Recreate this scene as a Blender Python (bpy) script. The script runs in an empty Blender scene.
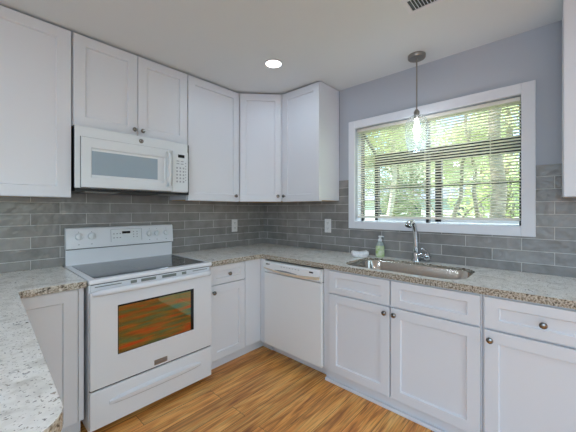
import bpy, bmesh, math, random
from mathutils import Vector, Matrix
PI = math.pi
random.seed(7)
S = bpy.context.scene
COL = S.collection

# ------------------------------------------------------------------ camera, world, lights, exposure
cam_d = bpy.data.cameras.new('camera'); cam = bpy.data.objects.new('camera', cam_d); COL.objects.link(cam)
S.camera = cam
cam_d.sensor_fit = 'HORIZONTAL'; cam_d.sensor_width = 36.0
cam_d.lens = 292.78 / 576 * 36
cam_d.shift_y = -6.15 / 576
cam_d.clip_start = 0.02; cam_d.clip_end = 300
cam.location = (-2.3411, -2.5132, 1.252)
cam.rotation_euler = (PI / 2, 0, 0.7376 - PI / 2)

S.view_settings.view_transform = 'Standard'
S.view_settings.look = 'None'
S.view_settings.gamma = 1.0
S.view_settings.use_curve_mapping = False
S.view_settings.exposure = 0.0

w = bpy.data.worlds.new('world'); S.world = w; w.use_nodes = True
nt = w.node_tree; nt.nodes.clear()
wo = nt.nodes.new('ShaderNodeOutputWorld'); bg = nt.nodes.new('ShaderNodeBackground')
sky = nt.nodes.new('ShaderNodeTexSky'); sky.sky_type = 'NISHITA'; sky.sun_disc = False
sky.sun_elevation = math.radians(48); sky.sun_rotation = math.radians(150); sky.air_density = 1.0; sky.dust_density = 3.0
hz = nt.nodes.new('ShaderNodeMix'); hz.data_type = 'RGBA'; hz.blend_type = 'MULTIPLY'; hz.inputs[0].default_value = 1; hz.inputs[7].default_value = (.79, .95, .97, 1)
nt.links.new(sky.outputs[0], hz.inputs[6]); nt.links.new(hz.outputs[2], bg.inputs[0]); bg.inputs[1].default_value = 0.62
nt.links.new(bg.outputs[0], wo.inputs[0])


def area(name, loc, rot, sx, sy, power, color=(1, 1, 1), shape='RECTANGLE'):
    l = bpy.data.lights.new(name, 'AREA'); l.energy = power; l.color = color; l.shape = shape
    l.size = sx; l.size_y = sy
    o = bpy.data.objects.new(name, l); COL.objects.link(o); o.location = loc; o.rotation_euler = rot
    return o


sun_d = bpy.data.lights.new('sun', 'SUN'); sun_d.energy = 12; sun_d.angle = math.radians(3); sun_d.color = (1, .95, .86)
sun = bpy.data.objects.new('sun', sun_d); COL.objects.link(sun); sun.rotation_euler = (math.radians(-35), math.radians(-30), 0)

ZC = 2.36          # ceiling height
# added unseen fill lamps at the back and side openings behind the camera
area('added_back_fill', (-2.6, -5.45, 1.0), (PI / 2 + .38, 0, 0), 3.0, 2.1, 8, (.58, .86, 1.22))
area('added_side_fill', (-4.95, -2.9, 1.3), (0, -PI / 2, 0), 1.9, 2.6, 39, (.67, .86, 1.09))
# recessed downlights: position, power; all but the first are added, unseen fill
DOWNLIGHTS = [(-.776, -.943), (-2.35, -1.35), (-1.0, -3.0), (-3.0, -3.4), (-1.6, -4.4)]
DOWN_P = [1.9, 2.3, 2.4, 6.5, 7.5]

# ------------------------------------------------------------------ colour and material helpers


def lin(r, g, b):
    f = lambda c: (c / 255 / 12.92) if c / 255 <= .04045 else ((c / 255 + .055) / 1.055) ** 2.4
    return (f(r), f(g), f(b), 1)


def M(name, color, rough=.5, metal=0, spec=.5, emit=None, estr=0, coat=0):
    m = bpy.data.materials.new(name); m.use_nodes = True
    b = m.node_tree.nodes['Principled BSDF']
    b.inputs['Base Color'].default_value = color
    b.inputs['Roughness'].default_value = rough
    b.inputs['Metallic'].default_value = metal
    b.inputs['Specular IOR Level'].default_value = spec
    b.inputs['Coat Weight'].default_value = coat
    if emit:
        b.inputs['Emission Color'].default_value = emit; b.inputs['Emission Strength'].default_value = estr
    return m


def nodes(m):
    t = m.node_tree
    return t, t.nodes['Principled BSDF'], (lambda k: t.nodes.new(k)), (lambda a, b: t.links.new(a, b))


def ramp(t, fac, stops, interp='LINEAR'):
    r = t.nodes.new('ShaderNodeValToRGB'); r.color_ramp.interpolation = interp
    e = r.color_ramp.elements
    while len(e) < len(stops): e.new(.5)
    for x, (p, c) in zip(e, stops): x.position = p; x.color = c
    t.links.new(fac, r.inputs[0]); return r.outputs[0]


def mixc(t, fac, a, b, mode='MIX'):
    n = t.nodes.new('ShaderNodeMix'); n.data_type = 'RGBA'; n.blend_type = mode
    for i, v in ((0, fac), (6, a), (7, b)):
        if hasattr(v, 'links') or hasattr(v, 'is_linked'): t.links.new(v, n.inputs[i])
        else: n.inputs[i].default_value = v
    return n.outputs[2]


def painted(name, color, rough, bump=.05, scale=90):
    m = M(name, color, rough); t, b, N, L = nodes(m)
    tc = N('ShaderNodeTexCoord'); n = N('ShaderNodeTexNoise'); n.inputs['Scale'].default_value = scale; n.inputs['Detail'].default_value = 3
    L(tc.outputs['Object'], n.inputs['Vector'])
    bp = N('ShaderNodeBump'); bp.inputs['Strength'].default_value = bump; bp.inputs['Distance'].default_value = .004
    L(n.outputs[0], bp.inputs['Height']); L(bp.outputs[0], b.inputs['Normal'])
    return m


def wood_floor():
    m = M('oak_laminate', (.4, .2, .1, 1), .34); t, b, N, L = nodes(m)
    tc = N('ShaderNodeTexCoord')
    br = N('ShaderNodeTexBrick'); br.offset = .37; br.offset_frequency = 2; br.squash = 1
    br.inputs['Scale'].default_value = 1; br.inputs['Brick Width'].default_value = 1.2; br.inputs['Row Height'].default_value = .125
    br.inputs['Mortar Size'].default_value = .0012; br.inputs['Mortar Smooth'].default_value = .2; br.inputs['Bias'].default_value = 0
    br.inputs['Color1'].default_value = (0, 0, 0, 1); br.inputs['Color2'].default_value = (1, 1, 1, 1); br.inputs['Mortar'].default_value = (.5, .5, .5, 1)
    L(tc.outputs['Object'], br.inputs['Vector'])
    sep = N('ShaderNodeSeparateXYZ'); L(tc.outputs['Object'], sep.inputs[0])
    # per-plank shift of the grain
    ms = N('ShaderNodeMath'); ms.operation = 'MULTIPLY'; ms.inputs[1].default_value = 7.3; L(br.outputs['Color'], ms.inputs[0])
    def grain(sx, sy, scale, detail, dist):
        cx = N('ShaderNodeMath'); cx.operation = 'MULTIPLY'; cx.inputs[1].default_value = sx; L(sep.outputs[0], cx.inputs[0])
        cy = N('ShaderNodeMath'); cy.operation = 'MULTIPLY'; cy.inputs[1].default_value = sy; L(sep.outputs[1], cy.inputs[0])
        cb = N('ShaderNodeCombineXYZ'); L(cx.outputs[0], cb.inputs[0]); L(cy.outputs[0], cb.inputs[1]); L(ms.outputs[0], cb.inputs[2])
        n = N('ShaderNodeTexNoise'); n.inputs['Scale'].default_value = scale; n.inputs['Detail'].default_value = detail; n.inputs['Distortion'].default_value = dist
        L(cb.outputs[0], n.inputs['Vector']); return n.outputs[0]
    g1 = grain(1.0, 9, 2.2, 5, 1.2); g2 = grain(1.5, 40, 3.0, 4, .4)
    c1 = ramp(t, g1, [(.30, lin(178, 112, 52)), (.45, lin(232, 158, 80)), (.60, lin(250, 188, 106)), (.75, lin(254, 206, 130))])
    c2 = ramp(t, g2, [(.38, lin(110, 72, 40)), (.55, (1, 1, 1, 1))])
    c = mixc(t, .42, c1, c2, 'MULTIPLY')
    tone = ramp(t, br.outputs['Color'], [(0, (.84, .80, .76, 1)), (.5, (1.04, 1.04, 1.04, 1)), (1, (1.06, .99, .90, 1))])
    c = mixc(t, 1.0, c, tone, 'MULTIPLY')
    c = mixc(t, br.outputs['Fac'], c, lin(78, 48, 26))
    L(c, b.inputs['Base Color'])
    bp = N('ShaderNodeBump'); bp.inputs['Strength'].default_value = .12; bp.inputs['Distance'].default_value = .003
    L(g2, bp.inputs['Height']); L(bp.outputs[0], b.inputs['Normal'])
    return m


def tile_mat(name, axis, phase):
    m = M(name, (.2, .2, .2, 1), .16, spec=.3); t, b, N, L = nodes(m)
    tc = N('ShaderNodeTexCoord'); sep = N('ShaderNodeSeparateXYZ'); L(tc.outputs['Object'], sep.inputs[0])
    ad = N('ShaderNodeMath'); ad.inputs[1].default_value = phase; L(sep.outputs[axis], ad.inputs[0])
    az = N('ShaderNodeMath'); az.inputs[1].default_value = -.8485 + .0755 * 20; L(sep.outputs[2], az.inputs[0])
    cb = N('ShaderNodeCombineXYZ'); L(ad.outputs[0], cb.inputs[0]); L(az.outputs[0], cb.inputs[1])
    br = N('ShaderNodeTexBrick'); br.offset = .5; br.offset_frequency = 2
    for k, v in (('Scale', 1), ('Brick Width', .305), ('Row Height', .0755), ('Mortar Size', .0017), ('Mortar Smooth', .15), ('Bias', 0)): br.inputs[k].default_value = v
    br.inputs['Color1'].default_value = lin(138, 135, 132); br.inputs['Color2'].default_value = lin(155, 152, 149); br.inputs['Mortar'].default_value = lin(214, 212, 208)
    L(cb.outputs[0], br.inputs['Vector'])
    n = N('ShaderNodeTexNoise'); n.inputs['Scale'].default_value = 11; n.inputs['Detail'].default_value = 4
    L(tc.outputs['Object'], n.inputs['Vector'])
    c = mixc(t, .4, br.outputs['Color'], ramp(t, n.outputs[0], [(.3, (.55, .55, .55, 1)), (.7, (1.2, 1.2, 1.2, 1))]), 'MULTIPLY')
    L(c, b.inputs['Base Color'])
    mr = N('ShaderNodeMapRange'); mr.inputs[3].default_value = .17; mr.inputs[4].default_value = .7; L(br.outputs['Fac'], mr.inputs[0]); L(mr.outputs[0], b.inputs['Roughness'])
    # hand-made wavy glaze plus recessed grout
    n2 = N('ShaderNodeTexNoise'); n2.inputs['Scale'].default_value = 22; n2.inputs['Detail'].default_value = 1; L(tc.outputs['Object'], n2.inputs['Vector'])
    b1 = N('ShaderNodeBump'); b1.inputs['Strength'].default_value = .8; b1.inputs['Distance'].default_value = .006; L(n2.outputs[0], b1.inputs['Height'])
    b2 = N('ShaderNodeBump'); b2.invert = True; b2.inputs['Strength'].default_value = .5; b2.inputs['Distance'].default_value = .002
    L(br.outputs['Fac'], b2.inputs['Height']); L(b1.outputs[0], b2.inputs['Normal']); L(b2.outputs[0], b.inputs['Normal'])
    return m


def granite():
    m = M('speckled_granite', (.6, .58, .55, 1), .16, spec=.5); t, b, N, L = nodes(m)
    tc = N('ShaderNodeTexCoord')
    def noise(s, d=3, dist=0.0):
        n = N('ShaderNodeTexNoise'); n.inputs['Scale'].default_value = s; n.inputs['Detail'].default_value = d; n.inputs['Distortion'].default_value = dist
        L(tc.outputs['Object'], n.inputs['Vector']); return n.outputs[0]
    def voro(s):
        n = N('ShaderNodeTexVoronoi'); n.inputs['Scale'].default_value = s; L(tc.outputs['Object'], n.inputs['Vector']); return n
    c = ramp(t, noise(14, 6, .6), [(.30, lin(220, 217, 209)), (.46, lin(247, 245, 238)), (.64, lin(255, 253, 248))])
    v = voro(75)
    fl = ramp(t, v.outputs['Color'], [(0, (.82, .81, .79, 1)), (.5, (.97, .97, .96, 1)), (1, (1.06, 1.06, 1.05, 1))])
    c = mixc(t, .6, c, fl, 'MULTIPLY')
    # grey-brown mineral flecks
    f1 = ramp(t, noise(95, 2, .3), [(.64, (0, 0, 0, 1)), (.70, (1, 1, 1, 1))])
    c = mixc(t, f1, c, lin(176, 168, 154))
    f3 = ramp(t, noise(150, 1), [(.66, (0, 0, 0, 1)), (.71, (1, 1, 1, 1))])
    c = mixc(t, f3, c, lin(142, 138, 132))
    # dark clusters, only in some patches
    patch = ramp(t, noise(7, 2), [(.58, (0, 0, 0, 1)), (.66, (1, 1, 1, 1))])
    f2 = ramp(t, noise(60, 2, .8), [(.60, (0, 0, 0, 1)), (.64, (1, 1, 1, 1))])
    f2m = mixc(t, 1.0, patch, f2, 'MULTIPLY')
    c = mixc(t, f2m, c, lin(52, 48, 46))
    # the cut edge, picked by normal, is coloured darker and browner with denser grains
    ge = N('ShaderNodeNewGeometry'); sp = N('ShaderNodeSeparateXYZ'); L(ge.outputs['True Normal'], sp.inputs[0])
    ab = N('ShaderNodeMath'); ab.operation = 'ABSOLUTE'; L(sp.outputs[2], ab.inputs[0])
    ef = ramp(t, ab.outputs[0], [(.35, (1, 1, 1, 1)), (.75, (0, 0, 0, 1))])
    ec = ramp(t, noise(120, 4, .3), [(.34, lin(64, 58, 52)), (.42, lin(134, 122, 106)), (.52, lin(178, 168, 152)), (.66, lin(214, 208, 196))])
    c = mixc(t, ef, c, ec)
    L(c, b.inputs['Base Color'])
    return m


def clear_glass(name, tint=(1, 1, 1, 1), ior=1.45, rough=0.0, bump=None, top=1.0):
    m = bpy.data.materials.new(name); m.use_nodes = True; t = m.node_tree; t.nodes.clear()
    N = t.nodes.new; L = t.links.new
    o = N('ShaderNodeOutputMaterial'); tr = N('ShaderNodeBsdfTransparent'); tr.inputs[0].default_value = tint
    gl = N('ShaderNodeBsdfGlossy'); gl.inputs['Roughness'].default_value = rough
    fr = N('ShaderNodeFresnel'); ge = N('ShaderNodeNewGeometry'); mr_ = N('ShaderNodeMapRange'); mr_.inputs[3].default_value = ior; mr_.inputs[4].default_value = 1 / ior
    L(ge.outputs['Backfacing'], mr_.inputs[0]); L(mr_.outputs[0], fr.inputs[0])
    mx = N('ShaderNodeMixShader'); mi = N('ShaderNodeMath'); mi.operation = 'MINIMUM'; mi.inputs[1].default_value = top; L(fr.outputs[0], mi.inputs[0]); L(mi.outputs[0], mx.inputs[0]); L(tr.outputs[0], mx.inputs[1]); L(gl.outputs[0], mx.inputs[2]); L(mx.outputs[0], o.inputs[0])
    if bump:
        tc = N('ShaderNodeTexCoord'); v = N('ShaderNodeTexVoronoi'); v.inputs['Scale'].default_value = bump; L(tc.outputs['Object'], v.inputs['Vector'])
        bp = N('ShaderNodeBump'); bp.inputs['Strength'].default_value = .07; bp.inputs['Distance'].default_value = .006
        L(v.outputs[0], bp.inputs['Height']); L(bp.outputs[0], gl.inputs['Normal'])
    return m


def mottled(name, c1, c2, scale, rough=.8):
    m = M(name, c1, rough); t, b, N, L = nodes(m)
    tc = N('ShaderNodeTexCoord'); n = N('ShaderNodeTexNoise'); n.inputs['Scale'].default_value = scale; n.inputs['Detail'].default_value = 4
    L(tc.outputs['Object'], n.inputs['Vector']); L(ramp(t, n.outputs[0], [(.35, c1), (.65, c2)]), b.inputs['Base Color']); return m


def brushed(name, color, rough):
    m = M(name, color, rough, 1); t, b, N, L = nodes(m)
    tc = N('ShaderNodeTexCoord'); mp = N('ShaderNodeMapping'); mp.inputs['Scale'].default_value = (200, 8, 8); L(tc.outputs['Object'], mp.inputs[0])
    n = N('ShaderNodeTexNoise'); n.inputs['Scale'].default_value = 4; L(mp.outputs[0], n.inputs['Vector'])
    mr = N('ShaderNodeMapRange'); mr.inputs[3].default_value = rough * .7; mr.inputs[4].default_value = rough * 1.4; L(n.outputs[0], mr.inputs[0]); L(mr.outputs[0], b.inputs['Roughness']); return m


CAB = painted('white_cabinet_paint', lin(226, 227, 231), .38, .02, 60)
CARC = M('cabinet_gap', lin(150, 150, 152), .6)
BIRCH = mottled('birch_ply', lin(190, 150, 100), lin(214, 178, 130), 12, .6)
TRIM = painted('white_trim_paint', lin(230, 231, 236), .4, .02, 60)
WALL = painted('blue_grey_wall_paint', lin(186, 191, 200), .7, .06, 140)
CEIL = painted('ceiling_paint', lin(228, 232, 234), .85, .15, 60)
FLOOR = wood_floor()
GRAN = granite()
TILE_A = tile_mat('grey_wall_tile', 0, 30.5 + .077); TILE_B = tile_mat('grey_tile_window_wall', 1, 30.5 + .076)
NICKEL = M('brushed_nickel', lin(160, 155, 148), .3, 1)
PEWTER = M('dark_pewter', lin(142, 138, 133), .2, 1)
CHROME = M('chrome', lin(205, 208, 212), .08, 1)
STEEL = brushed('stainless_steel', lin(202, 197, 190), .2)
ENAMEL = M('white_enamel', lin(232, 234, 238), .22, spec=.5)
ENAM2 = M('white_plastic', lin(226, 230, 232), .35)
DWWH = M('dishwasher_white', lin(238, 238, 238), .3)
CREAM = M('cream_plastic', lin(224, 206, 182), .35)
BLACK = M('black_plastic', lin(22, 23, 25), .4)
SHADOWB = M('charcoal_metal', lin(40, 41, 44), .55)
COOKGL = M('black_ceramic_glass', lin(36, 42, 48), .10, spec=.6, coat=.3)
OVENGL = M('oven_glass_painted_reflection', lin(150, 130, 90), .04, .9)
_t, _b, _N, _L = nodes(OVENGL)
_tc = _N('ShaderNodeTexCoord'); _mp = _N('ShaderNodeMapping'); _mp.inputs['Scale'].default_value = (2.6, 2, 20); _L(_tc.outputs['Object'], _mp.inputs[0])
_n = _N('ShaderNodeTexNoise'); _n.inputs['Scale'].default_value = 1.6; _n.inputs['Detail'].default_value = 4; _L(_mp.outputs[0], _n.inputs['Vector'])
_L(ramp(_t, _n.outputs[0], [(.36, lin(112, 150, 120)), (.48, lin(150, 146, 92)), (.58, lin(190, 136, 84)), (.68, lin(214, 112, 74))]), _b.inputs['Base Color'])  # green and orange reflection streaks are painted into the glass colour
RING = M('grey_burner_print', lin(120, 124, 126), .3)
MWGL = M('grey_microwave_window', lin(160, 176, 186), .14, spec=.5)
GREYP = M('grey_print', lin(140, 144, 148), .5)
VENTG = M('vent_grey', lin(128, 132, 126), .5)
KEYP = M('pale_grey_print', lin(168, 172, 178), .5)
DISPLAY = M('black_display', lin(16, 20, 22), .1)
OUTLET = M('outlet_plastic', lin(232, 232, 232), .35)
SLAT = M('cream_blind', lin(246, 241, 230), .45)
_t, _b, _N, _L = nodes(SLAT); _tr = _N('ShaderNodeBsdfTranslucent'); _tr.inputs[0].default_value = lin(250, 244, 226)
_mx = _N('ShaderNodeMixShader'); _mx.inputs[0].default_value = .16; _L(_b.outputs[0], _mx.inputs[1]); _L(_tr.outputs[0], _mx.inputs[2]); _L(_mx.outputs[0], _t.nodes['Material Output'].inputs[0])
BRONZE = M('dark_bronze_frame', lin(20, 20, 22), .4)
GLASS = clear_glass('window_glass', ior=1.35)
SHADE = clear_glass('seeded_glass', (.97, .98, .985, 1), 1.38, .12, 60, .28)
_t = SHADE.node_tree; _o = [n for n in _t.nodes if n.type == 'OUTPUT_MATERIAL'][0]; _s = _o.inputs[0].links[0].from_socket; _d = _t.nodes.new('ShaderNodeBsdfTranslucent'); _m = _t.nodes.new('ShaderNodeMixShader'); _m.inputs[0].default_value = .03
_t.links.new(_s, _m.inputs[1]); _t.links.new(_d.outputs[0], _m.inputs[2]); _t.links.new(_m.outputs[0], _o.inputs[0])
BULB = M('bulb_glow', (1, 1, 1, 1), .3, emit=(1, .98, .94, 1), estr=14)
LENS = M('downlight_lens', (1, 1, 1, 1), .4, emit=(1, .99, .97, 1), estr=9)
ALU = M('brushed_aluminium', lin(150, 150, 150), .35, 1)

# ------------------------------------------------------------------ mesh helpers


class MB:
    def __init__(s): s.bm = bmesh.new()

    def box(s, x0, x1, y0, y1, z0, z1, bev=0, seg=2):
        r = bmesh.ops.create_cube(s.bm, size=1)
        for v in r['verts']:
            v.co = Vector(((x0 + x1) / 2 + v.co.x * (x1 - x0), (y0 + y1) / 2 + v.co.y * (y1 - y0), (z0 + z1) / 2 + v.co.z * (z1 - z0)))
        if bev:
            ed = list({e for v in r['verts'] for e in v.link_edges})
            bmesh.ops.bevel(s.bm, geom=ed, offset=bev, segments=seg, affect='EDGES', profile=.6)
        return s

    def loft(s, rings, cap=True, closed=True):
        R = [[s.bm.verts.new(p) for p in r] for r in rings]
        n = len(R[0])
        for a, b in zip(R, R[1:]):
            for i in range(n if closed else n - 1):
                j = (i + 1) % n
                s.bm.faces.new((a[i], a[j], b[j], b[i]))
        if cap:
            s.bm.faces.new(R[0][::-1]); s.bm.faces.new(R[-1])
        return s

    def lathe(s, prof, c=(0, 0, 0), axis=(0, 0, 1), seg=24, cap=True):
        ax = Vector(axis).normalized(); q = ax.to_track_quat('Z', 'Y'); c = Vector(c)
        rings = []
        for r, h in prof:
            r = max(r, 1e-4)
            rings.append([c + q @ Vector((r * math.cos(2 * PI * k / seg), r * math.sin(2 * PI * k / seg), h)) for k in range(seg)])
        return s.loft(rings, cap)

    def tube(s, pts, rad, seg=12, flat=1.0):
        pts = [Vector(p) for p in pts]; rings = []
        up = Vector((0, 0, 1))
        for i, p in enumerate(pts):
            d = (pts[min(i + 1, len(pts) - 1)] - pts[max(i - 1, 0)]).normalized()
            ref = up if abs(d.dot(up)) < .95 else Vector((1, 0, 0))
            a = d.cross(ref).normalized(); b = a.cross(d).normalized()
            r = rad[i] if isinstance(rad, (list, tuple)) else rad
            rings.append([p + a * r * math.cos(2 * PI * k / seg) + b * r * flat * math.sin(2 * PI * k / seg) for k in range(seg)])
        return s.loft(rings)

    def prism(s, poly, axis, a, b):
        # poly of 2D points in the plane normal to axis ('x': (y,z), 'y': (x,z), 'z': (x,y))
        f = {'x': lambda p, t: (t, p[0], p[1]), 'y': lambda p, t: (p[0], t, p[1]), 'z': lambda p, t: (p[0], p[1], t)}[axis]
        return s.loft([[f(p, a) for p in poly], [f(p, b) for p in poly]])

    def shaker(s, x0, x1, z0, z1, yf, t=.019, rail=.058, rec=.011, sl=.005, ch=.002, rz=None):
        rz = rz or rail
        def ring(i, y, iz=None):
            iz = i if iz is None else iz
            return [(x0 + i, y, z0 + iz), (x1 - i, y, z0 + iz), (x1 - i, y, z1 - iz), (x0 + i, y, z1 - iz)]
        return s.loft([ring(0, yf + t), ring(0, yf + ch), ring(ch, yf), ring(rail, yf, rz), ring(rail + sl, yf + rec, rz + sl)])

    def build(s, name, mat, parent=None, smooth=None, recalc=True):
        if recalc: bmesh.ops.recalc_face_normals(s.bm, faces=s.bm.faces)
        me = bpy.data.meshes.new(name); s.bm.to_mesh(me); s.bm.free()
        me.materials.append(mat)
        if smooth is not None:
            for p in me.polygons: p.use_smooth = True
            me.set_sharp_from_angle(angle=math.radians(smooth))
        o = bpy.data.objects.new(name, me); COL.objects.link(o)
        if parent: o.parent = parent
        return o


def thing(name, label, cat, loc=(0, 0, 0), rz=0, group=None):
    o = bpy.data.objects.new(name, None); COL.objects.link(o); o.empty_display_size = .1
    o.location = loc; o.rotation_euler = (0, 0, rz); o['label'] = label; o['category'] = cat
    if group: o['group'] = group
    return o


def tag(o, label, cat, group=None):
    o['label'] = label; o['category'] = cat
    if group: o['group'] = group
    return o


def struct(o): o['kind'] = 'structure'; return o


WB = -PI / 2     # rotation of things that stand against the window wall
KNOB = [(.0055, 0), (.0055, .012), (.010, .016), (.0145, .020), (.0155, .024), (.013, .029), (.007, .0315), (.001, .032)]


def knob(x, yf, z, parent, mat=PEWTER):
    m = MB(); m.lathe(KNOB, (x, yf, z), (0, -1, 0), 16); return m.build('knob', mat, parent, 40)


# ------------------------------------------------------------------ room shell
XL, YB = -4.9, -5.4
struct(MB().box(XL, .12, YB, .12, -.1, 0).build('floor', FLOOR))
struct(MB().box(XL, .12, YB, .12, ZC, ZC + .1).build('ceiling', CEIL))
struct(MB().box(XL, 0, 0, .12, 0, ZC).build('wall_left', WALL))
WY0, WY1, WZ0, WZ1 = -2.362, -1.201, 1.150, 1.975      # window opening
m = MB(); m.box(0, .12, YB, WY0, 0, ZC); m.box(0, .12, WY1, .12, 0, ZC); m.box(0, .12, WY0, WY1, 0, WZ0); m.box(0, .12, WY0, WY1, WZ1, ZC)
struct(m.build('wall_right', WALL))
# back and side walls, with a made-up door and opening to let light in
m = MB(); m.box(XL, -4.2, YB - .12, YB, 0, ZC); m.box(-1.0, .12, YB - .12, YB, 0, ZC); m.box(-4.2, -1.0, YB - .12, YB, 2.2, ZC)
struct(m.build('wall_back', WALL))
m = MB(); m.box(XL - .12, XL, YB, -4.0, 0, ZC); m.box(XL - .12, XL, -1.8, .12, 0, ZC); m.box(XL - .12, XL, -4.0, -1.8, 2.2, ZC); m.box(XL - .12, XL, -4, -1.8, 0, .35)
struct(m.build('wall_side', WALL))
m = MB()
for a, b in ((-4.2, -4.12), (-2.66, -2.54), (-1.08, -1.0)): m.box(a, b, YB - .1, YB - .03, 0, 2.2)
m.box(-4.12, -1.08, YB - .1, YB - .03, 2.12, 2.2); m.box(-4.12, -1.08, YB - .1, YB - .03, 0, .06)
struct(m.build('added_door', TRIM))

# backsplash tile slabs
struct(MB().box(XL + .5, -.008, -.008, 0, .80, 1.385).build('backsplash_left', TILE_A))
CY0, CY1, CZ0, CZ1 = -2.431, -1.142, 1.087, 2.040      # outer edge of the window casing
m = MB(); m.box(-.008, 0, -3.2, CY0, .861, 1.522); m.box(-.008, 0, CY1, 0, .861, 1.522); m.box(-.008, 0, CY0, CY1, .861, CZ0)
struct(m.build('backsplash_right', TILE_B))

# ------------------------------------------------------------------ the garden window and its casing
m = MB(); t = -.022
for y0, y1, z0, z1 in ((CY0, WY0, CZ0, CZ1), (WY1, CY1, CZ0, CZ1), (WY0, WY1, WZ1, CZ1), (WY0, WY1, CZ0, WZ0)): m.box(t, 0, y0, y1, z0, z1, .002, 1)
struct(m.build('trim_1', TRIM))
win = thing('window_1', '', ''); del win['label']; del win['category']; win['kind'] = 'structure'
win.location = (0.12, -1.78, WZ0)
FX = .40      # how far the front pane stands out
def wl(x, y, z): return (x - .12, y + 1.78, z - WZ0)
m = MB()
def fb(x0, x1, y0, y1, z0, z1): 
    a = wl(x0, y0, z0); b = wl(x1, y1, z1); m.box(a[0], b[0], a[1], b[1], a[2], b[2])
fb(.11, .15, WY1 - .012, WY1, WZ0, WZ1); fb(.08, .15, WY0, WY0 + .016, WZ0, WZ1)          # wall-plane jambs
fb(.10, .15, -1.785, -1.765, WZ0, WZ1); fb(.10, .15, WY0, WY1, WZ1 - .02, WZ1)               # wall-plane mullion and head
fb(FX - .02, FX + .03, WY0, WY1, 1.675, 1.795)                                              # front head
fb(FX - .02, FX + .03, WY1 - .032, WY1, WZ0, 1.795); fb(FX - .02, FX + .03, WY0, WY0 + .032, WZ0, 1.795)
fb(FX - .02, FX + .03, -1.802, -1.755, WZ0, 1.795)
for y in (WY1 - .022, WY0):                                                                  # sloping roof bars
    P = [wl(.12, y, 1.965), wl(.12, y, 1.94), wl(FX, y, 1.77), wl(FX, y, 1.795)]; Q = [(p[0], p[1] + .022, p[2]) for p in P]; m.loft([P, Q])
struct(m.build('window_frame', BRONZE, win))
m = MB(); a = wl(.14, WY0 + .01, 1.452); b = wl(FX, WY1 - .01, 1.462); m.box(a[0], b[0] - .015, a[1], b[1], a[2] + .003, b[2] - .001); struct(m.build('window_shelf', GLASS, win))
m = MB(); m.box(b[0] - .016, b[0] - .002, a[1], b[1], a[2], b[2]); struct(m.build('shelf_rail', BRONZE, win))
m = MB()
a = wl(FX + .004, WY0 + .03, WZ0 + .02); b = wl(FX + .008, WY1 - .03, 1.68); m.box(a[0], b[0], a[1], b[1], a[2], b[2])
P = [wl(.13, WY0 + .02, 1.955), wl(.13, WY1 - .02, 1.955), wl(FX, WY1 - .02, 1.785), wl(FX, WY0 + .02, 1.785)]
m.loft([P, [(p[0], p[1], p[2] + .004) for p in P]])
for y in (WY1 - .016, WY0 + .012):
    P = [wl(.14, y, WZ0 + .01), wl(FX - .01, y, WZ0 + .01), wl(FX - .01, y, 1.79), wl(.14, y, 1.945)]; m.loft([P, [(p[0], p[1] + .004, p[2]) for p in P]])
struct(m.build('pane', GLASS, win))
m = MB(); a = wl(.0, WY0, WZ0 - .03); b = wl(FX + .03, WY1, WZ0); m.box(.13 - .12, b[0], a[1], b[1], a[2], b[2]); m.box(b[0] - .05, b[0] - .004, a[1], b[1], b[2], b[2] + .02); struct(m.build('window_sill', TRIM, win))

# blind
bl = thing('window_blind', 'cream horizontal slat blind, half open, filling the window above the sink', 'blind', (.035, -1.78, WZ0))
BY0, BY1 = WY0 + .006 + 1.78, WY1 - .006 + 1.78
MB().box(-.018, .018, BY0, BY1, 1.944 - WZ0, 1.970 - WZ0, .002, 1).build('headrail', SLAT, bl)
MB().box(-.014, .014, BY0, BY1, 1.181 - WZ0, 1.199 - WZ0, .004, 2).build('bottom_rail', SLAT, bl)
m = MB(); n = 36; tl = math.radians(14)
for k in range(n):
    z = 1.211 - WZ0 + k * (1.932 - 1.211) / (n - 1)
    pts = []
    for q in range(5):
        u = (q / 4 - .5) * .025; bow = .0022 * (1 - (2 * u / .025) ** 2)
        pts.append((u * math.cos(tl) + bow * math.sin(tl), z - u * math.sin(tl) + bow * math.cos(tl)))
    poly = pts + [(x, zz - .0007) for x, zz in reversed(pts)]
    m.prism(poly, 'y', 0, 1) if False else m.loft([[(p[0], BY0, p[1]) for p in poly], [(p[0], BY1, p[1]) for p in poly]])
m.build('slats', SLAT, bl, 50)
for y in (BY1 - .035, 0.0, BY0 + .16):
    c = MB(); c.box(-.0145, -.0130, y - .001, y + .001, .04, .80); c.box(.0130, .0145, y - .001, y + .001, .04, .80); c.build('ladder_cord', SLAT, bl)

# ------------------------------------------------------------------ counters


def slab(name, outer, z0, z1, mat, hole=None, bev=.003):
    bm = bmesh.new(); E = []
    def loop(pts, z):
        vs = [bm.verts.new((x, y, z)) for x, y in pts]; return vs, [bm.edges.new((vs[i], vs[(i + 1) % len(vs)])) for i in range(len(vs))]
    tops = []
    for z in (z1, z0):
        es = []; vv = []
        for pts in ([outer] + ([hole] if hole else [])):
            v, e = loop(pts, z); es += e; vv.append(v)
        bmesh.ops.triangle_fill(bm, use_beauty=True, use_dissolve=True, edges=es); tops.append(vv)
    for a, b in zip(*tops):
        n = len(a)
        for i in range(n):
            j = (i + 1) % n; bm.faces.new((a[i], a[j], b[j], b[i]))
    bmesh.ops.recalc_face_normals(bm, faces=bm.faces)
    me = bpy.data.meshes.new(name); bm.to_mesh(me); bm.free(); me.materials.append(mat)
    o = bpy.data.objects.new(name, me); COL.objects.link(o)
    bv = o.modifiers.new('bevel', 'BEVEL'); bv.width = bev; bv.segments = 2; bv.limit_method = 'ANGLE'; bv.angle_limit = math.radians(40)
    return o


def arc(cx, cy, r, a0, a1, n=8): return [(cx + r * math.cos(math.radians(a0 + (a1 - a0) * i / n)), cy + r * math.sin(math.radians(a0 + (a1 - a0) * i / n))) for i in range(n + 1)]


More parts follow.
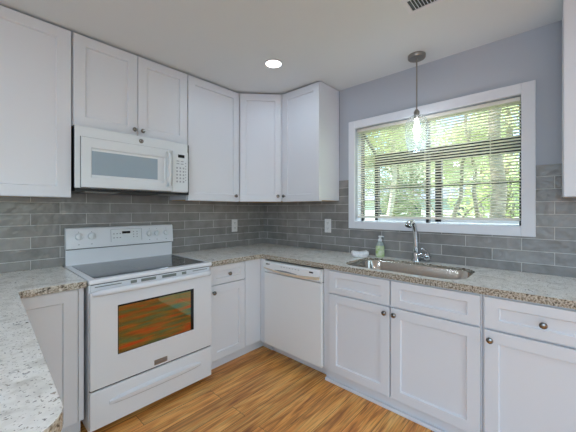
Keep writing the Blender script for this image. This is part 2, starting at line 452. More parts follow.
ZT, ZU = .865, .8285
SX0, SX1, SY0, SY1, SR = -.540, -.105, -2.150, -1.375, .12      # sink cut-out
hole = arc(SX1 - SR, SY1 - SR, SR, 90, 0) + arc(SX1 - SR, SY0 + SR, SR, 0, -90) + arc(SX0 + SR, SY0 + SR, SR, -90, -180) + arc(SX0 + SR, SY1 - SR, SR, 180, 90)
outer = [(-1.121, -.009), (-.009, -.009), (-.009, -2.95), (-.600, -2.95), (-.600, -.645)] + arc(-.622, -.645, .022, 0, 90, 4)[1:] + [(-1.121, -.623)]
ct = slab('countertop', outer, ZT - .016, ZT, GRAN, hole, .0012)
tag(ct, 'speckled off-white granite countertop turning the corner, with the sink cut into it', 'countertop')
strip = [(-1.121, -.623)] + (arc(-.622, -.645, .022, 0, 90, 4)[::-1]) + [(-.600, -2.95), (-.560, -2.95), (-.560, -.583), (-1.121, -.583)]
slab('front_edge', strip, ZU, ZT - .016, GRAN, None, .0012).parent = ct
outer = [(-1.897, -.009), (-3.05, -.009), (-3.05, -1.862)] + [(-2.30, -1.862)] + arc(-2.29, -1.782, .08, -90, 0)[1:] + [(-2.174, -.645), (-2.155, -.630), (-1.897, -.630)]
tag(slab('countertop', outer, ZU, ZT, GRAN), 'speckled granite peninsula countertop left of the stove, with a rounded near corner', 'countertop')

# ------------------------------------------------------------------ base cabinets


def base_body(parent, w_, d_, toe_y, toe_h=.095, z1=.828, x0=0):
    m = MB(); m.box(x0, w_, -d_, -.012, toe_h, z1); m.build('body', CAB, parent)
    m = MB(); m.box(x0, w_, toe_y, -.02, 0.0, toe_h); m.build('toe_kick', CAB, parent)


# right of the range: drawer over door, with the blind corner filler (local x from world x=-1.118)
t = thing('base_cabinet', 'narrow white base cabinet with one drawer and one door, right of the stove', 'cabinet', (-1.118, 0, 0))
base_body(t, 1.118 - .578, .582, -.527); MB().box(1.118 - .58, 1.118 - .46, -.527, -.50, 0, .095).build('toe_kick', CAB, t)
D = MB().shaker(.012, .346, .680, .822, -.602, rail=.05, rz=.042).build('drawer', CAB, t); knob(.180, -.602, .750, D)
D = MB().shaker(.012, .346, .100, .672, -.602).build('door', CAB, t); knob(.036, -.602, .624, D)
MB().box(.352, 1.118 - .578, -.598, -.582, .100, .826, .001, 1).build('filler_panel', CAB, t)

MB().box(1.118 - .598, 1.118 - .577, -.6545, -.603, .100, .826, .001, 1).build('filler_panel', CAB, t)
MB().box(1.118 - .502, 1.118 - .46, -.654, -.50, 0, .095).build('toe_kick', CAB, t)

# left of the range, ending behind the peninsula
t = thing('base_cabinet', 'white base cabinet with one tall door, between the peninsula and the stove', 'cabinet', (-2.60, 0, 0))
base_body(t, .695, .582, -.53)
D = MB().shaker(.36, .668, .100, .822, -.602, rail=.062).build('door', CAB, t)
MB().box(.671, .695, -.600, -.582, .100, .826, .001, 1).build('face_stile', CAB, t)

# peninsula cabinet below the overhanging counter
t = thing('peninsula_cabinet', 'white peninsula base cabinet below the overhanging granite at left', 'cabinet', (-2.98, -1.80, 0))
MB().box(0, .60, .0, 1.12, .095, .828).build('body', CAB, t); MB().box(.03, .55, .03, 1.12, 0, .095).build('toe_kick', CAB, t)
D = []
for y0 in (.02, .57):
    m = MB(); m.shaker(y0, y0 + .53, .10, .822, -.019); d = m.build('door', CAB, t)
    d.matrix_local = Matrix.Translation((.60, 0, 0)) @ Matrix.Rotation(PI / 2, 4, 'Z')
    knob(y0 + (.49 if y0 < .3 else .04), -.019, .62, d)

# dishwasher
dw = thing('dishwasher', 'white built-in dishwasher with a curved handle, under the corner counter', 'dishwasher', (0, -.656, 0), WB)
MB().box(.004, .604, -.570, -.03, .10, .820).build('tub_body', SHADOWB, dw)
MB().box(.006, .602, -.500, -.10, .002, .095).build('toe_panel', CAB, dw)
MB().box(.003, .605, -.604, -.571, .100, .716, .004, 2).build('door', DWWH, dw)
cp = MB()
N_ = 24; rings = []
for i in range(N_ + 1):
    s_ = i / N_; x = .003 + .602 * s_; e = math.sin(PI * s_); d_ = .016 * e; b_ = .010 * e
    rings.append([(x, -.575, .722), (x, -.601, .722), (x, -.602, .738 - d_ * .9), (x, -.604, .758 - d_), (x, -.619 - b_, .764 - d_), (x, -.617 - b_, .800), (x, -.608 - b_ * .6, .813), (x, -.575, .815)])
cp.loft(rings); C_ = cp.build('control_panel', DWWH, dw, 35)
m = MB(); rings = []
for i in range(N_ + 1):
    s_ = i / N_; x = .010 + .575 * s_; X = (x - .003) / .602; E_ = math.sin(PI * X); h_ = .006 + .013 * s_ ** .6
    z = .763 - .016 * E_; y = -.6185 - .010 * E_
    rings.append([(x, -.603, z), (x, y, z), (x, y - .002, z - .004), (x, y + .004, z - h_ - .004), (x, -.603, z - h_ - .006)])
m.loft(rings); m.build('handle', CREAM, C_, 30)
m = MB(); rings = []
for i in range(N_ + 1):
    s_ = i / N_; x = .15 + .24 * s_; e = math.sin(PI * s_); X = (x - .003) / .602; E_ = math.sin(PI * X)
    z = .764 - .016 * E_; y = -.619 - .010 * E_
    rings.append([(x, y - .0003, z + .001), (x, y - .0012, z + .003), (x, y - .0006, z + .004 + .011 * e), (x, y + .003, z + .004 + .010 * e)])
m.loft(rings); m.build('handle_recess', GREYP, C_)
m = MB()
for k in range(9): m.box(.040 + k * .0085, .0460 + k * .0085, -.6215, -.615, .790 - .002 * (k % 2), .798 + .001 * (k % 3))
m.build('badge_lettering', BLACK, C_)
m = MB()
for k in range(5): m.box(.508 + k * .0075, .514 + k * .0075, -.6235, -.617, .783, .793 + .001 * (k % 2))
m.build('badge_lettering', BLACK, C_)
m = MB()
for k in range(7): m.box(.22 + k * .030, .234 + k * .030, -.6280, -.620, .789, .792)
m.build('button_print', GREYP, C_)

# sink base: two false drawer fronts over two doors
t = thing('sink_base_cabinet', 'wide white sink base cabinet with two doors and two blank drawer fronts', 'cabinet', (0, -1.300, 0), WB)
m = MB(); m.box(-.035, .944, -.575, -.56, .095, .828); m.box(-.035, .016, -.56, -.012, .095, .828); m.box(.928, .944, -.56, -.012, .095, .828); m.box(.016, .928, -.56, -.012, .095, .11)
m.build('body', CAB, t)
MB().box(-.035, .944, -.545, -.02, 0, .095).build('toe_kick', CAB, t)
MB().box(-.035, .944, -.566, -.545, 0, .022, .006, 3).build('shoe_moulding', TRIM, t)
for x0, x1 in ((.022, .466), (.474, .936)):
    MB().shaker(x0, x1, .664, .818, -.596, rail=.055, rz=.042).build('drawer_front', CAB, t)
    D = MB().shaker(x0, x1, .102, .654, -.596).build('door', CAB, t)
    knob((x1 - .026) if x0 < .1 else (x0 + .026), -.596, .618, D)

t = thing('base_cabinet', 'white base cabinet with a drawer over a door, right of the sink base', 'cabinet', (0, -2.246, 0), WB)
base_body(t, .60, .575, -.545)
D = MB().shaker(.008, .594, .664, .818, -.596, rail=.06, rz=.045).build('drawer', CAB, t); knob(.232, -.596, .738, D)
D = MB().shaker(.008, .594, .102, .654, -.596).build('door', CAB, t); knob(.034, -.596, .612, D)

# ------------------------------------------------------------------ wall cabinets
ZB_, ZTOP = 1.333, 2.352


def wall_body(parent, w_, z0, z1, d_=.306):
    MB().box(.001, w_ - .001, -d_, -.009, z0 + .004, z1).build('body', CAB, parent)
    MB().box(.014, w_ - .014, -d_ + .018, -.02, z0, z0 + .0035).build('underside_panel', BIRCH, parent)
    MB().box(0.001, w_ - .001, -d_, -d_ + .018, z0 - .006, z0 + .004).build('bottom_rail', CAB, parent)


YF = -.327
t = thing('wall_cabinet', 'tall white wall cabinet left of the microwave, running past the left edge', 'cabinet', (-2.362, 0, ZB_))
wall_body(t, .458, 0, ZTOP - ZB_)
D = MB().shaker(.002, .455, -.004, 2.345 - ZB_, YF, rail=.07, rz=.062).build('door', CAB, t); knob(.04, YF, .05, D)

t = thing('wall_cabinet', 'short white two-door wall cabinet above the microwave', 'cabinet', (-1.902, 0, 1.768))
wall_body(t, .764, 0.012, ZTOP - 1.768)
D = MB().shaker(.006, .380, .006, 2.345 - 1.768, YF, rail=.062).build('door', CAB, t); knob(.354, YF, .045, D)
D = MB().shaker(.384, .762, .006, 2.345 - 1.768, YF, rail=.062).build('door', CAB, t); knob(.409, YF, .045, D)

t = thing('wall_cabinet', 'tall white single-door wall cabinet right of the microwave', 'cabinet', (-1.137, 0, ZB_))
wall_body(t, .523, 0, ZTOP - ZB_)
D = MB().shaker(.004, .520, -.004, 2.345 - ZB_, YF, rail=.062).build('door', CAB, t); knob(.470, YF, .047, D)

# diagonal corner cabinet
t = thing('corner_cabinet', 'diagonal white corner wall cabinet with one narrow door', 'cabinet', (0, 0, ZB_))
poly = [(-.612, -.009), (-.009, -.009), (-.009, -.597), (-.306, -.597), (-.612, -.306)]
MB().prism(poly, 'z', .004, ZTOP - ZB_).build('body', CAB, t)
MB().prism([(-.60, -.02), (-.02, -.02), (-.02, -.585), (-.30, -.585), (-.60, -.30)], 'z', 0, .0035).build('underside_panel', BIRCH, t)
m = MB(); hw = .193; m.shaker(-hw, hw, -.004, 2.345 - ZB_, -.019, rail=.055, rz=.062); D = m.build('door', CAB, t)
ang = math.atan2(-.597 + .306, -.306 + .612)
D.matrix_local = Matrix.Translation((-.459, -.4515, 0)) @ Matrix.Rotation(ang, 4, 'Z') @ Matrix.Translation((0, -.001, 0))
knob(hw - .030, -.019, .047, D)

t = thing('wall_cabinet', 'tall white wall cabinet at the window side of the corner', 'cabinet', (0, -.598, ZB_), WB)
wall_body(t, .438, 0, ZTOP - ZB_, .300)
D = MB().shaker(.004, .436, -.004, 2.345 - ZB_, -.320, rail=.062).build('door', CAB, t); knob(.040, -.320, .047, D)

t = thing('wall_cabinet', 'white wall cabinet at the far right edge, beside the window', 'cabinet', (0, -2.546, 1.322), WB)
wall_body(t, .50, 0, ZTOP - 1.322, .303)
D = MB().shaker(.003, .497, -.004, 2.345 - 1.322, -.324, rail=.062).build('door', CAB, t); knob(.46, -.324, .05, D)

# ------------------------------------------------------------------ microwave
mw = thing('microwave', 'white over-the-range microwave with a grey window and keypad', 'microwave', (-1.902, 0, 1.376))
MB().box(.008, .754, -.362, -.012, .004, .388).build('case', SHADOWB, mw)
MB().box(.002, .732, -.385, -.362, .010, .388, .004, 2).build('front_panel', ENAM2, mw)
MB().box(.027, .599, -.3858, -.384, .011, .325).build('door_seam', SHADOWB, mw)
F_ = MB(); F_.shaker(.030, .596, .014, .322, -.400, t=.016, rail=.050, rec=.006, sl=.006, rz=.060, ch=.004); F_ = F_.build('door', ENAM2, mw)
MB().box(.086, .492, -.3955, -.392, .094, .242).build('door_window', MWGL, F_)
m = MB(); m.tube([(.566, -.396, .302), (.566, -.420, .296), (.566, -.428, .270), (.566, -.428, .085), (.566, -.420, .058), (.566, -.396, .050)], [.011, .014, .014, .014, .014, .011], 12); m.build('handle', ENAM2, F_, 50)
P_ = MB().box(.603, .730, -.394, -.384, .014, .322, .003, 2).build('control_panel', ENAM2, mw)
MB().box(.648, .700, -.3955, -.393, .275, .298).build('display', DISPLAY, P_)
m = MB()
for i in range(3):
    for j in range(5): m.box(.634 + i * .026, .646 + i * .026, -.3952, -.393, .085 + j * .026, .098 + j * .026)
for j in range(7): m.box(.706, .714, -.3952, -.393, .10 + j * .022, .108 + j * .022)
for i in range(2):
    for j in range(2): m.box(.636 + i * .034, .658 + i * .034, -.3952, -.393, .224 + j * .02, .231 + j * .02)
m.build('keypad', KEYP, P_)
m = MB(); m.lathe([(.0005, .004), (.010, .004), (.0145, .003), (.0155, 0)], (.383, -.385, .355), (0, -1, 0), 24); B_ = m.build('round_badge', PEWTER, mw, 30)
m = MB()
m.tube([(.383 + .0095 * math.cos(a * PI / 12), -.3895, .355 + .0095 * math.sin(a * PI / 12)) for a in range(25)], .001, 6)
m.tube([(.377, -.3895, .352), (.380, -.3895, .359), (.383, -.3895, .352), (.386, -.3895, .359), (.389, -.3895, .352)], .0009, 6); m.build('badge_mark', CHROME, B_)
MB().box(.008, .748, -.372, -.03, -.008, .0095).build('underside', BLACK, mw)
for x0, x1 in ((.06, .25), (.52, .70)):
    m = MB(); m.box(x0, x1, -.35, -.20, -.012, -.008)
    for k in range(8): m.box(x0 + .004, x1 - .004, -.345 + k * .018, -.337 + k * .018, -.014, -.012)
    m.build('grease_filter', ALU, mw)

# ------------------------------------------------------------------ range
rg = thing('range', 'white freestanding electric range with a black glass cooktop', 'stove', (-1.893, 0, 0))
RW = .768
MB().box(.003, RW - .003, -.628, -.030, .03, .836).build('body', ENAMEL, rg)
for x in (.06, RW - .06):
    for y in (-.56, -.10): MB().lathe([(.016, 0), (.016, .01), (.01, .012), (.01, .03)], (x, y, 0), seg=12).build('foot', BLACK, rg)
CT = MB().box(0, RW, -.655, -.050, .842, .868, .008, 3).build('cooktop', ENAMEL, rg, 40)
MB().box(.034, RW - .034, -.612, -.085, .8665, .8695, .001, 1).build('glass_top', COOKGL, CT)
for x, y, r in ((.22, -.46, .105), (.56, -.46, .085), (.22, -.22, .075), (.56, -.22, .105)):
    for rr in (r, r * .6):
        m = MB(); m.tube([(x + rr * math.cos(a * PI / 16), y + rr * math.sin(a * PI / 16), .8696) for a in range(33)], .0012, 4, .2); m.build('burner_ring', RING, CT)
m = MB(); m.box(.655, .700, -.235, -.223, .8695, .8699); m.box(.670, .705, -.26, -.252, .8695, .8699); m.build('surface_print', RING, CT)
MB().box(.012, RW - .012, -.640, -.628, .8365, .8415).build('gap_shade_strip', BLACK, rg); MB().box(.006, RW - .006, -.640, -.628, .250, .264).build('gap_shade_strip', BLACK, rg)  # black strips stand in for the shade inside the two gaps
V_ = MB().box(.010, RW - .010, -.640, -.624, .798, .836, .002, 1).build('vent_strip', ENAMEL, rg)
m = MB()
for x0, x1 in ((.030, .165), (.215, .250), (.275, .365), (.405, .500), (.540, .572), (.62, .735)):
    thin = x1 - x0 > .11
    if thin: m.box(x0, x1, -.6412, -.639, .821, .826)
    else:
        m.box(x0, x1, -.6412, -.639, .812, .829)
m.build('vent_slot', VENTG, V_)
DO = MB().box(.004, RW - .004, -.656, -.630, .262, .796, .006, 3).build('oven_door', ENAMEL, rg, 40)
MB().box(.140, .620, -.6568, -.652, .420, .704, .0008, 1).build('window_border', DISPLAY, DO)
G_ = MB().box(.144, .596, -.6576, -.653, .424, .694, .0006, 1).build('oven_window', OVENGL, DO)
m = MB(); xs = [.010 + (RW - .020) * i / 20 for i in range(21)]
pts = [(.020, -.654, .788)] + [(x, -.688 - .010 * math.sin(PI * (x - .01) / (RW - .02)), .800) for x in xs[1:-1]] + [(RW - .020, -.654, .788)]
m.tube(pts, [.012] + [.0155] * 19 + [.012], 14, 1.15); m.build('handle', ENAMEL, DO, 60)
B_ = MB().box(.348, .430, -.6605, -.655, .276, .306, .001, 1).build('badge_plate', NICKEL, DO)
m = MB()
for k in range(8): m.box(.353 + k * .0092, .3595 + k * .0092, -.6612, -.660, .288, .300 if k % 2 else .298)
m.build('badge_lettering', GREYP, B_)
DR = MB().box(.004, RW - .004, -.654, -.628, .042, .252, .006, 3).build('storage_drawer', ENAMEL, rg, 40)
m = MB(); rings = []
for i in range(25):
    s_ = i / 24; e = max(.02, math.sin(PI * s_)) ** .35; x = .098 + .575 * s_
    dz = -.004 * (2 * s_ - 1) ** 2
    rings.append([(x, -.650, .164 + dz - .020 * e), (x, -.655 - .012 * e, .160 + dz - .014 * e), (x, -.655 - .026 * e, .164 + dz - .004 * e), (x, -.655 - .024 * e, .172 + dz + .010 * e), (x, -.655 - .006 * e, .174 + dz + .012 * e), (x, -.650, .176 + dz + .020 * e)])
m.loft(rings); m.build('drawer_pull', ENAMEL, DR, 60)
# backguard
MB().box(.010, RW - .010, -.052, -.022, .866, .974, .003, 2).build('backguard_riser', ENAMEL, rg)
MB().box(.014, RW - .014, -.048, -.022, .974, .980).build('seam_strip', BLACK, rg)
P_ = MB(); P_.prism([(-.022, .980), (-.066, .980), (-.070, .984), (-.058, 1.112), (-.052, 1.122), (-.042, 1.127), (-.022, 1.127)], 'x', .008, RW - .008); P_ = P_.build('control_panel', ENAMEL, rg, 30)
def bgy(z): return -.070 + .012 * (z - .984) / .128
for x, z, r in ((.081, 1.064, .024), (.158, 1.064, .024), (.562, 1.060, .024), (.622, 1.060, .022), (.700, 1.060, .022)):
    y = bgy(z); m = MB(); ax = (0, -1, .094)
    m.lathe([(r, -.002), (r, .010), (r * .86, .018), (r * .4, .0195), (.001, .0195)], (x, y, z), ax, 22)
    K_ = m.build('control_knob', ENAM2, P_, 35)
    m = MB(); m.box(x - .0035, x + .0035, y - .030, y - .015, z - r * .8, z + r * .8, .002, 2); m.build('knob_grip', ENAM2, K_)
y = bgy(1.058)
def lean(o):   # lay the flat print on the leaning panel
    o.rotation_euler = (-math.atan2(.012, .128), 0, 0); return o
m = MB(); m.box(-.102, .112, -.0008, .002, -.045, .046); o = m.build('keypad_plate', ENAM2, P_); o.location = (.386, y, 1.058); lean(o)
m = MB(); m.box(-.028, .030, -.0016, .001, .012, .030); q = m.build('clock_display', DISPLAY, P_); q.location = (.386, y, 1.058); lean(q)
m = MB()
for i in range(3):
    for j in (-.020, .010): m.box(-.090 + i * .022, -.080 + i * .022, -.0014, .001, j, j + .006)
for i in range(2):
    for j in (-.020, 0, .020): m.box(.050 + i * .026, .058 + i * .026, -.0014, .001, j, j + .006)
m.box(.114, .116, -.0014, .001, -.045, .046); m.box(-.106, -.104, -.0014, .001, -.045, .046); m.box(-.104, .114, -.0014, .001, .046, .0475)
q = m.build('button_print', GREYP, P_); q.location = (.386, y, 1.058); lean(q)
for x in (.081, .158, .562, .622, .700):
    q = MB().box(-.004, .004, -.0012, .001, -.052, -.047).build('knob_print', GREYP, P_); q.location = (x, y, 1.058); lean(q)
    q = MB().box(-.002, .002, -.0012, .001, .036, .041).build('knob_print', GREYP, P_); q.location = (x, y, 1.058); lean(q)

# ------------------------------------------------------------------ sink, faucet, things on the counter
sk = thing('sink', 'stainless steel undermount sink below the window', 'sink', ((SX0 + SX1) / 2, (SY0 + SY1) / 2, .6395))
def rr(x0, x1, y0, y1, r, z): 
    P = arc(x1 - r, y1 - r, r, 90, 0, 6) + arc(x1 - r, y0 + r, r, 0, -90, 6) + arc(x0 + r, y0 + r, r, -90, -180, 6) + arc(x0 + r, y1 - r, r, 180, 90, 6)
    return [(x - (SX0 + SX1) / 2, y - (SY0 + SY1) / 2, z) for x, y in P]
m = MB(); g = .006
m.loft([rr(SX0 - .02, SX1 + .02, SY0 - .02, SY1 + .02, SR + .02, .207), rr(SX0 - .02, SX1 + .02, SY0 - .02, SY1 + .02, SR + .02, .2095),
        rr(SX0 - g, SX1 + g, SY0 - g, SY1 + g, SR, .2095), rr(SX0, SX1, SY0, SY1, SR, .203), rr(SX0 + .004, SX1 - .004, SY0 + .004, SY1 - .004, SR, .06),
        rr(SX0 + .012, SX1 - .012, SY0 + .012, SY1 - .012, SR - .01, .028), rr(SX0 + .035, SX1 - .035, SY0 + .035, SY1 - .035, SR - .03, .018), rr(SX0 + .13, SX1 - .13, SY0 + .13, SY1 - .13, .04, .015)], cap=False)
m.bm.faces.new([m.bm.verts[-28 + i] for i in range(28)] if m.bm.verts.ensure_lookup_table() is None else [])
m.build('bowl', STEEL, sk, 50, recalc=True)
MB().lathe([(.045, .0155), (.045, .019), (.036, .0195), (.030, .016), (.004, .016)], (.03, .0, 0), seg=24).build('drain', CHROME, sk, 40)

fc = thing('faucet', 'chrome pull-out kitchen faucet behind the sink', 'faucet', (-.050, -1.740, ZT))
m = MB(); m.lathe([(.034, 0), (.034, .007), (.029, .014), (.025, .022), (.025, .060), (.021, .066)], seg=24); m.build('base', CHROME, fc, 40)
m = MB(); m.tube([(0, 0, .05), (0, 0, .075), (-.002, .0, .11), (-.008, .0, .17), (-.016, .001, .225), (-.024, .003, .256), (-.036, .006, .282)], [.020, .021, .0190, .0178, .0172, .0172, .016], 18); m.build('spout', CHROME, fc, 60)
m = MB(); m.tube([(-.030, .005, .290), (-.046, .012, .300), (-.064, .020, .294), (-.078, .026, .276), (-.084, .028, .264)], [.012, .016, .019, .024, .025], 18); H_ = m.build('spray_head', CHROME, fc, 60)
m = MB(); m.lathe([(.021, 0), (.021, .002), (.001, .002)], (-.0842, .0281, .2632), (-.42, .15, -.88), 18); m.build('spray_face', BLACK, H_)
m = MB(); m.tube([(0, -.012, .045), (0, -.040, .047), (-.004, -.066, .047)], [.021, .021, .022], 16); m.lathe([(.001, -.027), (.018, -.025), (.028, -.012), (.031, 0), (.028, .012), (.018, .023), (.001, .025)], (-.005, -.080, .044), (-.3, -1, 0), 18); HB = m.build('handle_hub', CHROME, fc, 50)
m = MB(); m.tube([(-.010, -.083, .064), (-.020, -.082, .085), (-.036, -.070, .100), (-.050, -.055, .106)], [.009, .007, .006, .006], 12); m.build('lever', CHROME, HB, 60)

so = thing('soap_bottle', 'clear pump bottle of green soap with a white cap, behind the sink', 'bottle', (-.052, -1.455, ZT), -.6)
def oval(prof, sx, sy, seg=28): return [[(sx * r * math.cos(2 * PI * k / seg), sy * r * math.sin(2 * PI * k / seg), z) for k in range(seg)] for r, z in prof]
SOAPG = M('green_soap', lin(196, 210, 166), .25, spec=.5); LBL = mottled('soap_label', lin(226, 230, 206), lin(170, 196, 112), 30, .5); BCLR = M('clear_bottle_top', lin(158, 170, 166), .12); WCAP = M('white_cap', lin(240, 240, 240), .35)
MB().loft(oval([(.90, 0), (1, .004), (1, .085), (.94, .094)], .037, .024)).build('body', SOAPG, so, 50)
MB().loft(oval([(.94, .094), (.86, .105), (.66, .120), (.46, .128), (.36, .131)], .037, .024)).build('shoulder', BCLR, so, 50)
MB().loft(oval([(1.012, .012), (1.012, .080)], .037, .024)).build('paper_label', LBL, so, 50)
m = MB(); m.lathe([(.0155, .129), (.0165, .131), (.0165, .147), (.0125, .150), (.007, .151), (.007, .160), (.013, .161), (.0135, .171), (.010, .174), (.001, .174)], seg=20); m.tube([(0, 0, .168), (.018, -.006, .169), (.028, -.010, .166)], [.006, .005, .004], 10); m.build('pump_cap', WCAP, so, 40)

# white sponge lying at the left end of the sink rim
SPG = mottled('white_sponge', lin(226, 226, 228), lin(242, 242, 244), 80, .9)
m = MB(); rings = []
for z, k in ((.0, .80), (.008, .95), (.022, 1.0), (.034, .95), (.041, .78)):
    rings.append([(.062 * k * math.copysign(abs(math.cos(a)) ** .5, math.cos(a)), .040 * k * math.copysign(abs(math.sin(a)) ** .5, math.sin(a)), z + .006 * math.cos(2 * a) * (z > 0) ) for a in [2 * PI * i / 28 for i in range(28)]])
m.loft(rings); sp = m.build('sponge', SPG, None, 60); sp.location = (-.150, -1.325, ZT + .0008); sp.scale = (1.12, 1.12, 1.1); sp.rotation_euler = (0, 0, math.radians(-50))
tag(sp, 'small white sponge on the counter at the left end of the sink', 'sponge')

# outlets
def outlet(loc, rz, label):
    t = thing('wall_outlet', label, 'outlet', loc, rz)
    MB().box(-.036, .036, -.006, 0, -.065, .065, .003, 2).build('cover_plate', OUTLET, t)
    for z in (-.026, .026):
        o = MB(); o.box(-.017, .017, -.0085, -.006, z - .017, z + .017, .004, 2); o = o.build('socket', OUTLET, t)
        s_ = MB(); s_.box(-.008, -.005, -.0088, -.008, z - .002, z + .008); s_.box(.005, .008, -.0088, -.008, z - .002, z + .008); s_.lathe([(.0025, 0), (.0025, .0006)], (0, -.0083, z - .009), (0, -1, 0), 10); s_.build('slot', SHADOWB, o)
outlet((-.428, -.0085, 1.086), 0, 'white wall outlet on the grey tile right of the stove')
outlet((-.0085, -.912, 1.100), WB, 'white wall outlet on the grey tile left of the window')

# ------------------------------------------------------------------ ceiling fixtures
def downlight(x, y, label, power):
    t = thing('recessed_light', label, 'ceiling light', (x, y, ZC))
    MB().lathe([(.062, -.0005), (.070, -.0015), (.072, -.006), (.060, -.008), (.056, -.005), (.056, -.0005)], seg=32, cap=False).build('trim_ring', TRIM, t, 40)
    MB().lathe([(.056, -.004), (.056, -.0045), (.001, -.0055)], seg=32).build('lens', LENS, t, 40)
    l = area('downlight_lamp', (0, 0, -.012), (0, 0, 0), .11, .11, power, (.68, .90, 1.14), 'DISK'); l.parent = t
    return t
downlight(*DOWNLIGHTS[0], 'round recessed ceiling light near the corner cabinets', DOWN_P[0])
downlight(*DOWNLIGHTS[1], 'added round recessed ceiling light above the peninsula, out of view', DOWN_P[1])
downlight(*DOWNLIGHTS[2], 'added round recessed ceiling light in the ceiling past the vent, out of view', DOWN_P[2])
downlight(*DOWNLIGHTS[3], 'added round recessed ceiling light behind the peninsula, out of view', DOWN_P[3])
downlight(*DOWNLIGHTS[4], 'added round recessed ceiling light in front of the added back door, out of view', DOWN_P[4])

vt = thing('ceiling_vent', 'white ceiling air vent with dark slots, in front of the window', 'vent', (-.720, -2.075, ZC))
m = MB(); W2, L2 = .072, .165
for x0, x1, y0, y1 in ((-W2, -W2 + .024, -L2, L2), (W2 - .024, W2, -L2, L2), (-W2 + .024, W2 - .024, L2 - .024, L2), (-W2 + .024, W2 - .024, -L2, -L2 + .024)): m.box(x0, x1, y0, y1, -.008, -.0005, .002, 1)
m.build('frame', TRIM, vt)
MB().box(-W2 + .022, W2 - .022, -L2 + .022, L2 - .022, -.002, -.0008).build('backing', BLACK, vt)
for k in range(17):
    y = -L2 + .032 + k * .0158; m = MB(); m.loft([[(-W2 + .024, y, -.0075), (W2 - .024, y, -.0075), (W2 - .024, y + .005, -.0025), (-W2 + .024, y + .005, -.0025)], [(-W2 + .024, y + .0015, -.0075), (W2 - .024, y + .0015, -.0075), (W2 - .024, y + .0065, -.0025), (-W2 + .024, y + .0065, -.0025)]]); m.build('slat', TRIM, vt)

pn = thing('pendant_light', 'glass pendant light on a nickel rod in front of the window', 'pendant light', (-.166, -1.784, ZC))
MB().lathe([(.060, -.0005), (.060, -.018), (.056, -.024), (.012, -.025), (.001, -.025)], seg=32).build('canopy', NICKEL, pn, 40)
zt = 1.955 - ZC
MB().lathe([(.0048, -.024), (.0048, zt)], seg=12).build('rod', NICKEL, pn, 40)
MB().lathe([(.006, zt + .02), (.012, zt + .012), (.019, zt), (.021, zt - .045), (.018, zt - .050), (.001, zt - .050)], seg=24).build('socket_cap', NICKEL, pn, 40)
prof = [(.020, 1.938), (.030, 1.930), (.052, 1.915), (.068, 1.895), (.076, 1.868), (.079, 1.835), (.077, 1.790), (.071, 1.740), (.062, 1.700), (.054, 1.672)]
inn = [(r - .003, z - .001) for r, z in prof[::-1]]
MB().lathe([(r, z - ZC) for r, z in prof + inn], seg=40, cap=False).build('glass_shade', SHADE, pn, 60)
bz = 1.905 - ZC
bl_ = MB().lathe([(.012, bz), (.013, bz - .02), (.015, bz - .04), (.021, bz - .065), (.0235, bz - .085), (.021, bz - .103), (.012, bz - .116), (.001, bz - .119)], seg=24).build('bulb', BULB, pn, 60)
pl = bpy.data.lights.new('pendant_lamp', 'POINT'); pl.energy = 1.5; pl.shadow_soft_size = .03; pl.color = (.72, .92, 1.15)
plo = bpy.data.objects.new('pendant_lamp', pl); COL.objects.link(plo); plo.parent = pn; plo.location = (0, 0, bz - .19)

# ------------------------------------------------------------------ outside
GZ = -.35
LAWN = mottled('lawn', lin(120, 150, 70), lin(160, 180, 100), 1.2, .9)
struct(MB().box(.5, 45, -30, 40, GZ - .2, GZ).build('ground_lawn', LAWN)); 
ROAD = M('pale_road', lin(176, 178, 182), .8)
struct(MB().box(14.6, 18.4, -30, 40, GZ, GZ + .02).build('ground_road', ROAD))
hs = thing('house', 'pale blue single-storey house across the road, seen through the blind', 'house', (27, 6, GZ))
HW = M('pale_blue_siding', lin(214, 224, 238), .7); HR = M('blue_grey_roof', lin(120, 132, 150), .8); HWIN = M('house_window_glass', lin(70, 80, 92), .1)
MB().box(0, 7, -12, 12, 0, 2.7).build('wall', HW, hs)
m = MB(); m.prism([(-.6, 2.6), (7.6, 2.6), (3.5, 4.4)], 'y', -12.6, 12.6); m.build('roof', HR, hs)
for y in (-10, -6.5, -2.5, 1.5, 5, 9):
    q = MB().box(-.04, .0, y - .7, y + .7, 1.0, 2.2).build('window', TRIM, hs); MB().box(-.06, -.04, y - .6, y + .6, 1.1, 2.1).build('pane', HWIN, q)
BARK = mottled('grey_bark', lin(120, 112, 102), lin(164, 156, 144), 9, .9)
BARKP = mottled('pale_bark', lin(176, 170, 158), lin(206, 202, 192), 9, .9)
LEAF = []
for nme, c in (('leaf_green', (138, 150, 120)), ('leaf_yellow_green', (190, 198, 160)), ('leaf_pale', (212, 218, 202))):
    mm = M(nme, lin(*c), .6); b = mm.node_tree.nodes['Principled BSDF']; b.inputs['Transmission Weight'].default_value = 0
    t_ = mm.node_tree; tl_ = t_.nodes.new('ShaderNodeBsdfTranslucent'); tl_.inputs[0].default_value = lin(*[min(255, int(v * 1.2)) for v in c])
    mx = t_.nodes.new('ShaderNodeMixShader'); mx.inputs[0].default_value = .5; o_ = t_.nodes['Material Output']
    t_.links.new(b.outputs[0], mx.inputs[1]); t_.links.new(tl_.outputs[0], mx.inputs[2]); t_.links.new(mx.outputs[0], o_.inputs[0]); LEAF.append(mm)


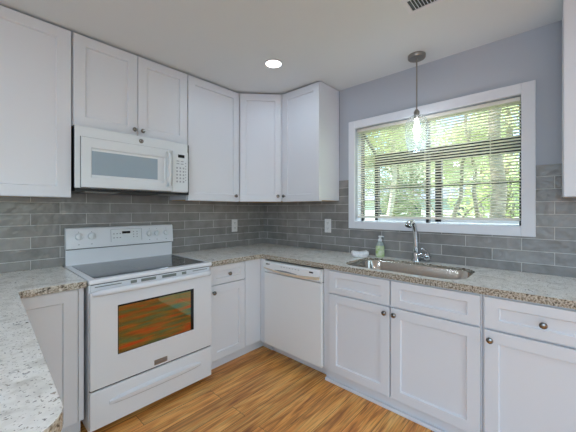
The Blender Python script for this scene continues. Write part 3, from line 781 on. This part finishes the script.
def leaves(clusters, per, size, seed):
    rnd = random.Random(seed); m = MB()
    for (cx, cy, cz, r) in clusters:
        for _ in range(per):
            while True:
                p = Vector((rnd.uniform(-1, 1), rnd.uniform(-1, 1), rnd.uniform(-1, 1)))
                if p.length < 1: break
            c = Vector((cx, cy, cz)) + p * r; a = Vector((rnd.gauss(0, 1), rnd.gauss(0, 1), rnd.gauss(0, 1))).normalized(); b = a.orthogonal().normalized(); s = size * rnd.uniform(.6, 1.3)
            vs = [m.bm.verts.new(c + a * s * x + b * s * y + Vector((0, 0, z_ * s))) for x, y, z_ in ((-1, 0, 0), (-.1, -.45, .12), (1, 0, 0), (-.1, .45, .12))]; m.bm.faces.new(vs)
    return m


def tree(x, y, r, lean_, h, label, leafm, bark, clusters, per=125, size=.085, seed=1, branches=()):
    t = thing('tree', label, 'tree', (x, y, GZ), 0, 'trees outside the window')
    m = MB(); n = 9
    pts = [(lean_[0] * (i / n) ** 1.3 * h + .04 * math.sin(i * 1.7 + seed), lean_[1] * (i / n) ** 1.3 * h + .04 * math.cos(i * 2.1 + seed), h * i / n) for i in range(n + 1)]
    m.tube(pts, [r * (1.25 if i == 0 else 1) * (1 - .55 * i / n) for i in range(n + 1)], 10)
    T_ = m.build('trunk', bark, t, 60)
    for b in branches:
        q = MB(); q.tube(b, [r * .45 * (1 - .6 * i / (len(b) - 1)) for i in range(len(b))], 8); q.build('branch', bark, T_, 60)
    leaves(clusters, per, size, seed).build('foliage', leafm, t)
    return t


def crown(cx, cy, cz, R_, n, rr_, seed, zs=.7):
    g = random.Random(seed); return [(cx + g.uniform(-1, 1) * R_, cy + g.uniform(-1, 1) * R_, cz + g.uniform(-1, 1) * R_ * zs, rr_ * g.uniform(.7, 1.2)) for _ in range(n)]


tree(4.6, -1.72, .15, (.02, .02), 6.0, 'tree with a thick grey trunk, at the right of the window view', LEAF[0], BARK, crown(-.1, -.5, 4.7, .65, 14, .5, 3), seed=3)
tree(5.4, -1.36, .055, (.0, .10), 4.5, 'slim leaning tree just left of the thick grey trunk outside', LEAF[1], BARK, crown(.3, .3, 3.2, .35, 9, .35, 5), seed=5, size=.075)
tree(4.2, .33, .075, (.02, -.06), 5.5, 'tree with a pale thin trunk, left of the window mullion', LEAF[1], BARKP, crown(0, -.1, 3.7, .8, 13, .55, 8), seed=8)
tree(5.2, -.72, .06, (.0, -.12), 3.4, 'small forked tree with arching branches in the middle of the window view', LEAF[2], BARK, crown(.6, .1, 2.8, .55, 12, .42, 11), seed=11,
     branches=[[(0, 0, .9), (.0, .16, 1.3), (.05, .45, 1.75), (.05, .85, 2.1)], [(0, -.05, 1.1), (.0, -.35, 1.55), (0, -.75, 1.9), (0, -1.1, 2.0)]])
tree(9.6, 2.3, .15, (0, 0), 6.2, 'leafy tree standing behind the pale thin trunk', LEAF[0], BARK, crown(0, 0, 3.6, 1.0, 24, .8, 14, 2.0), size=.12, seed=14)
tree(9.8, -1.4, .15, (0, 0), 6.4, 'leafy tree standing behind the slim leaning trunk', LEAF[1], BARK, crown(0, 0, 3.7, 1.0, 24, .8, 17, 2.0), size=.12, seed=17)
tree(10.6, 5.9, .16, (0, 0), 6.4, 'leafy tree on the lawn at the far left of the window view', LEAF[2], BARK, crown(0, 0, 3.4, 1.1, 24, .8, 19, 2.0), size=.13, seed=19)
tree(20.5, 1.0, .2, (0, 0), 8.5, 'distant tree across the road in front of the right half of the house', LEAF[1], BARK, crown(0, 0, 5.6, 1.3, 24, .9, 23, 1.6), size=.18, seed=23)
tree(20.8, 5.6, .2, (0, 0), 8.5, 'distant tree across the road in front of the middle of the house', LEAF[2], BARK, crown(0, 0, 5.8, 1.3, 24, .9, 27, 1.6), size=.18, seed=27)
tree(21.2, 10.2, .2, (0, 0), 8.5, 'distant tree across the road in front of the left end of the house', LEAF[0], BARK, crown(0, 0, 5.6, 1.3, 24, .9, 29, 1.6), size=.18, seed=29)
for i, (x, y, lab) in enumerate(((12.9, 3.3, 'low green shrub by the road, left of the pale trunk'), (12.2, .6, 'low yellow-green shrub by the road, right of the window mullion'))):
    s_ = leaves(crown(0, 0, .75, .9, 9, .6, 31 + i, .35), 150, .10, 41 + i).build('shrub', LEAF[i], None); s_.location = (x, y, GZ); tag(s_, lab, 'shrub')
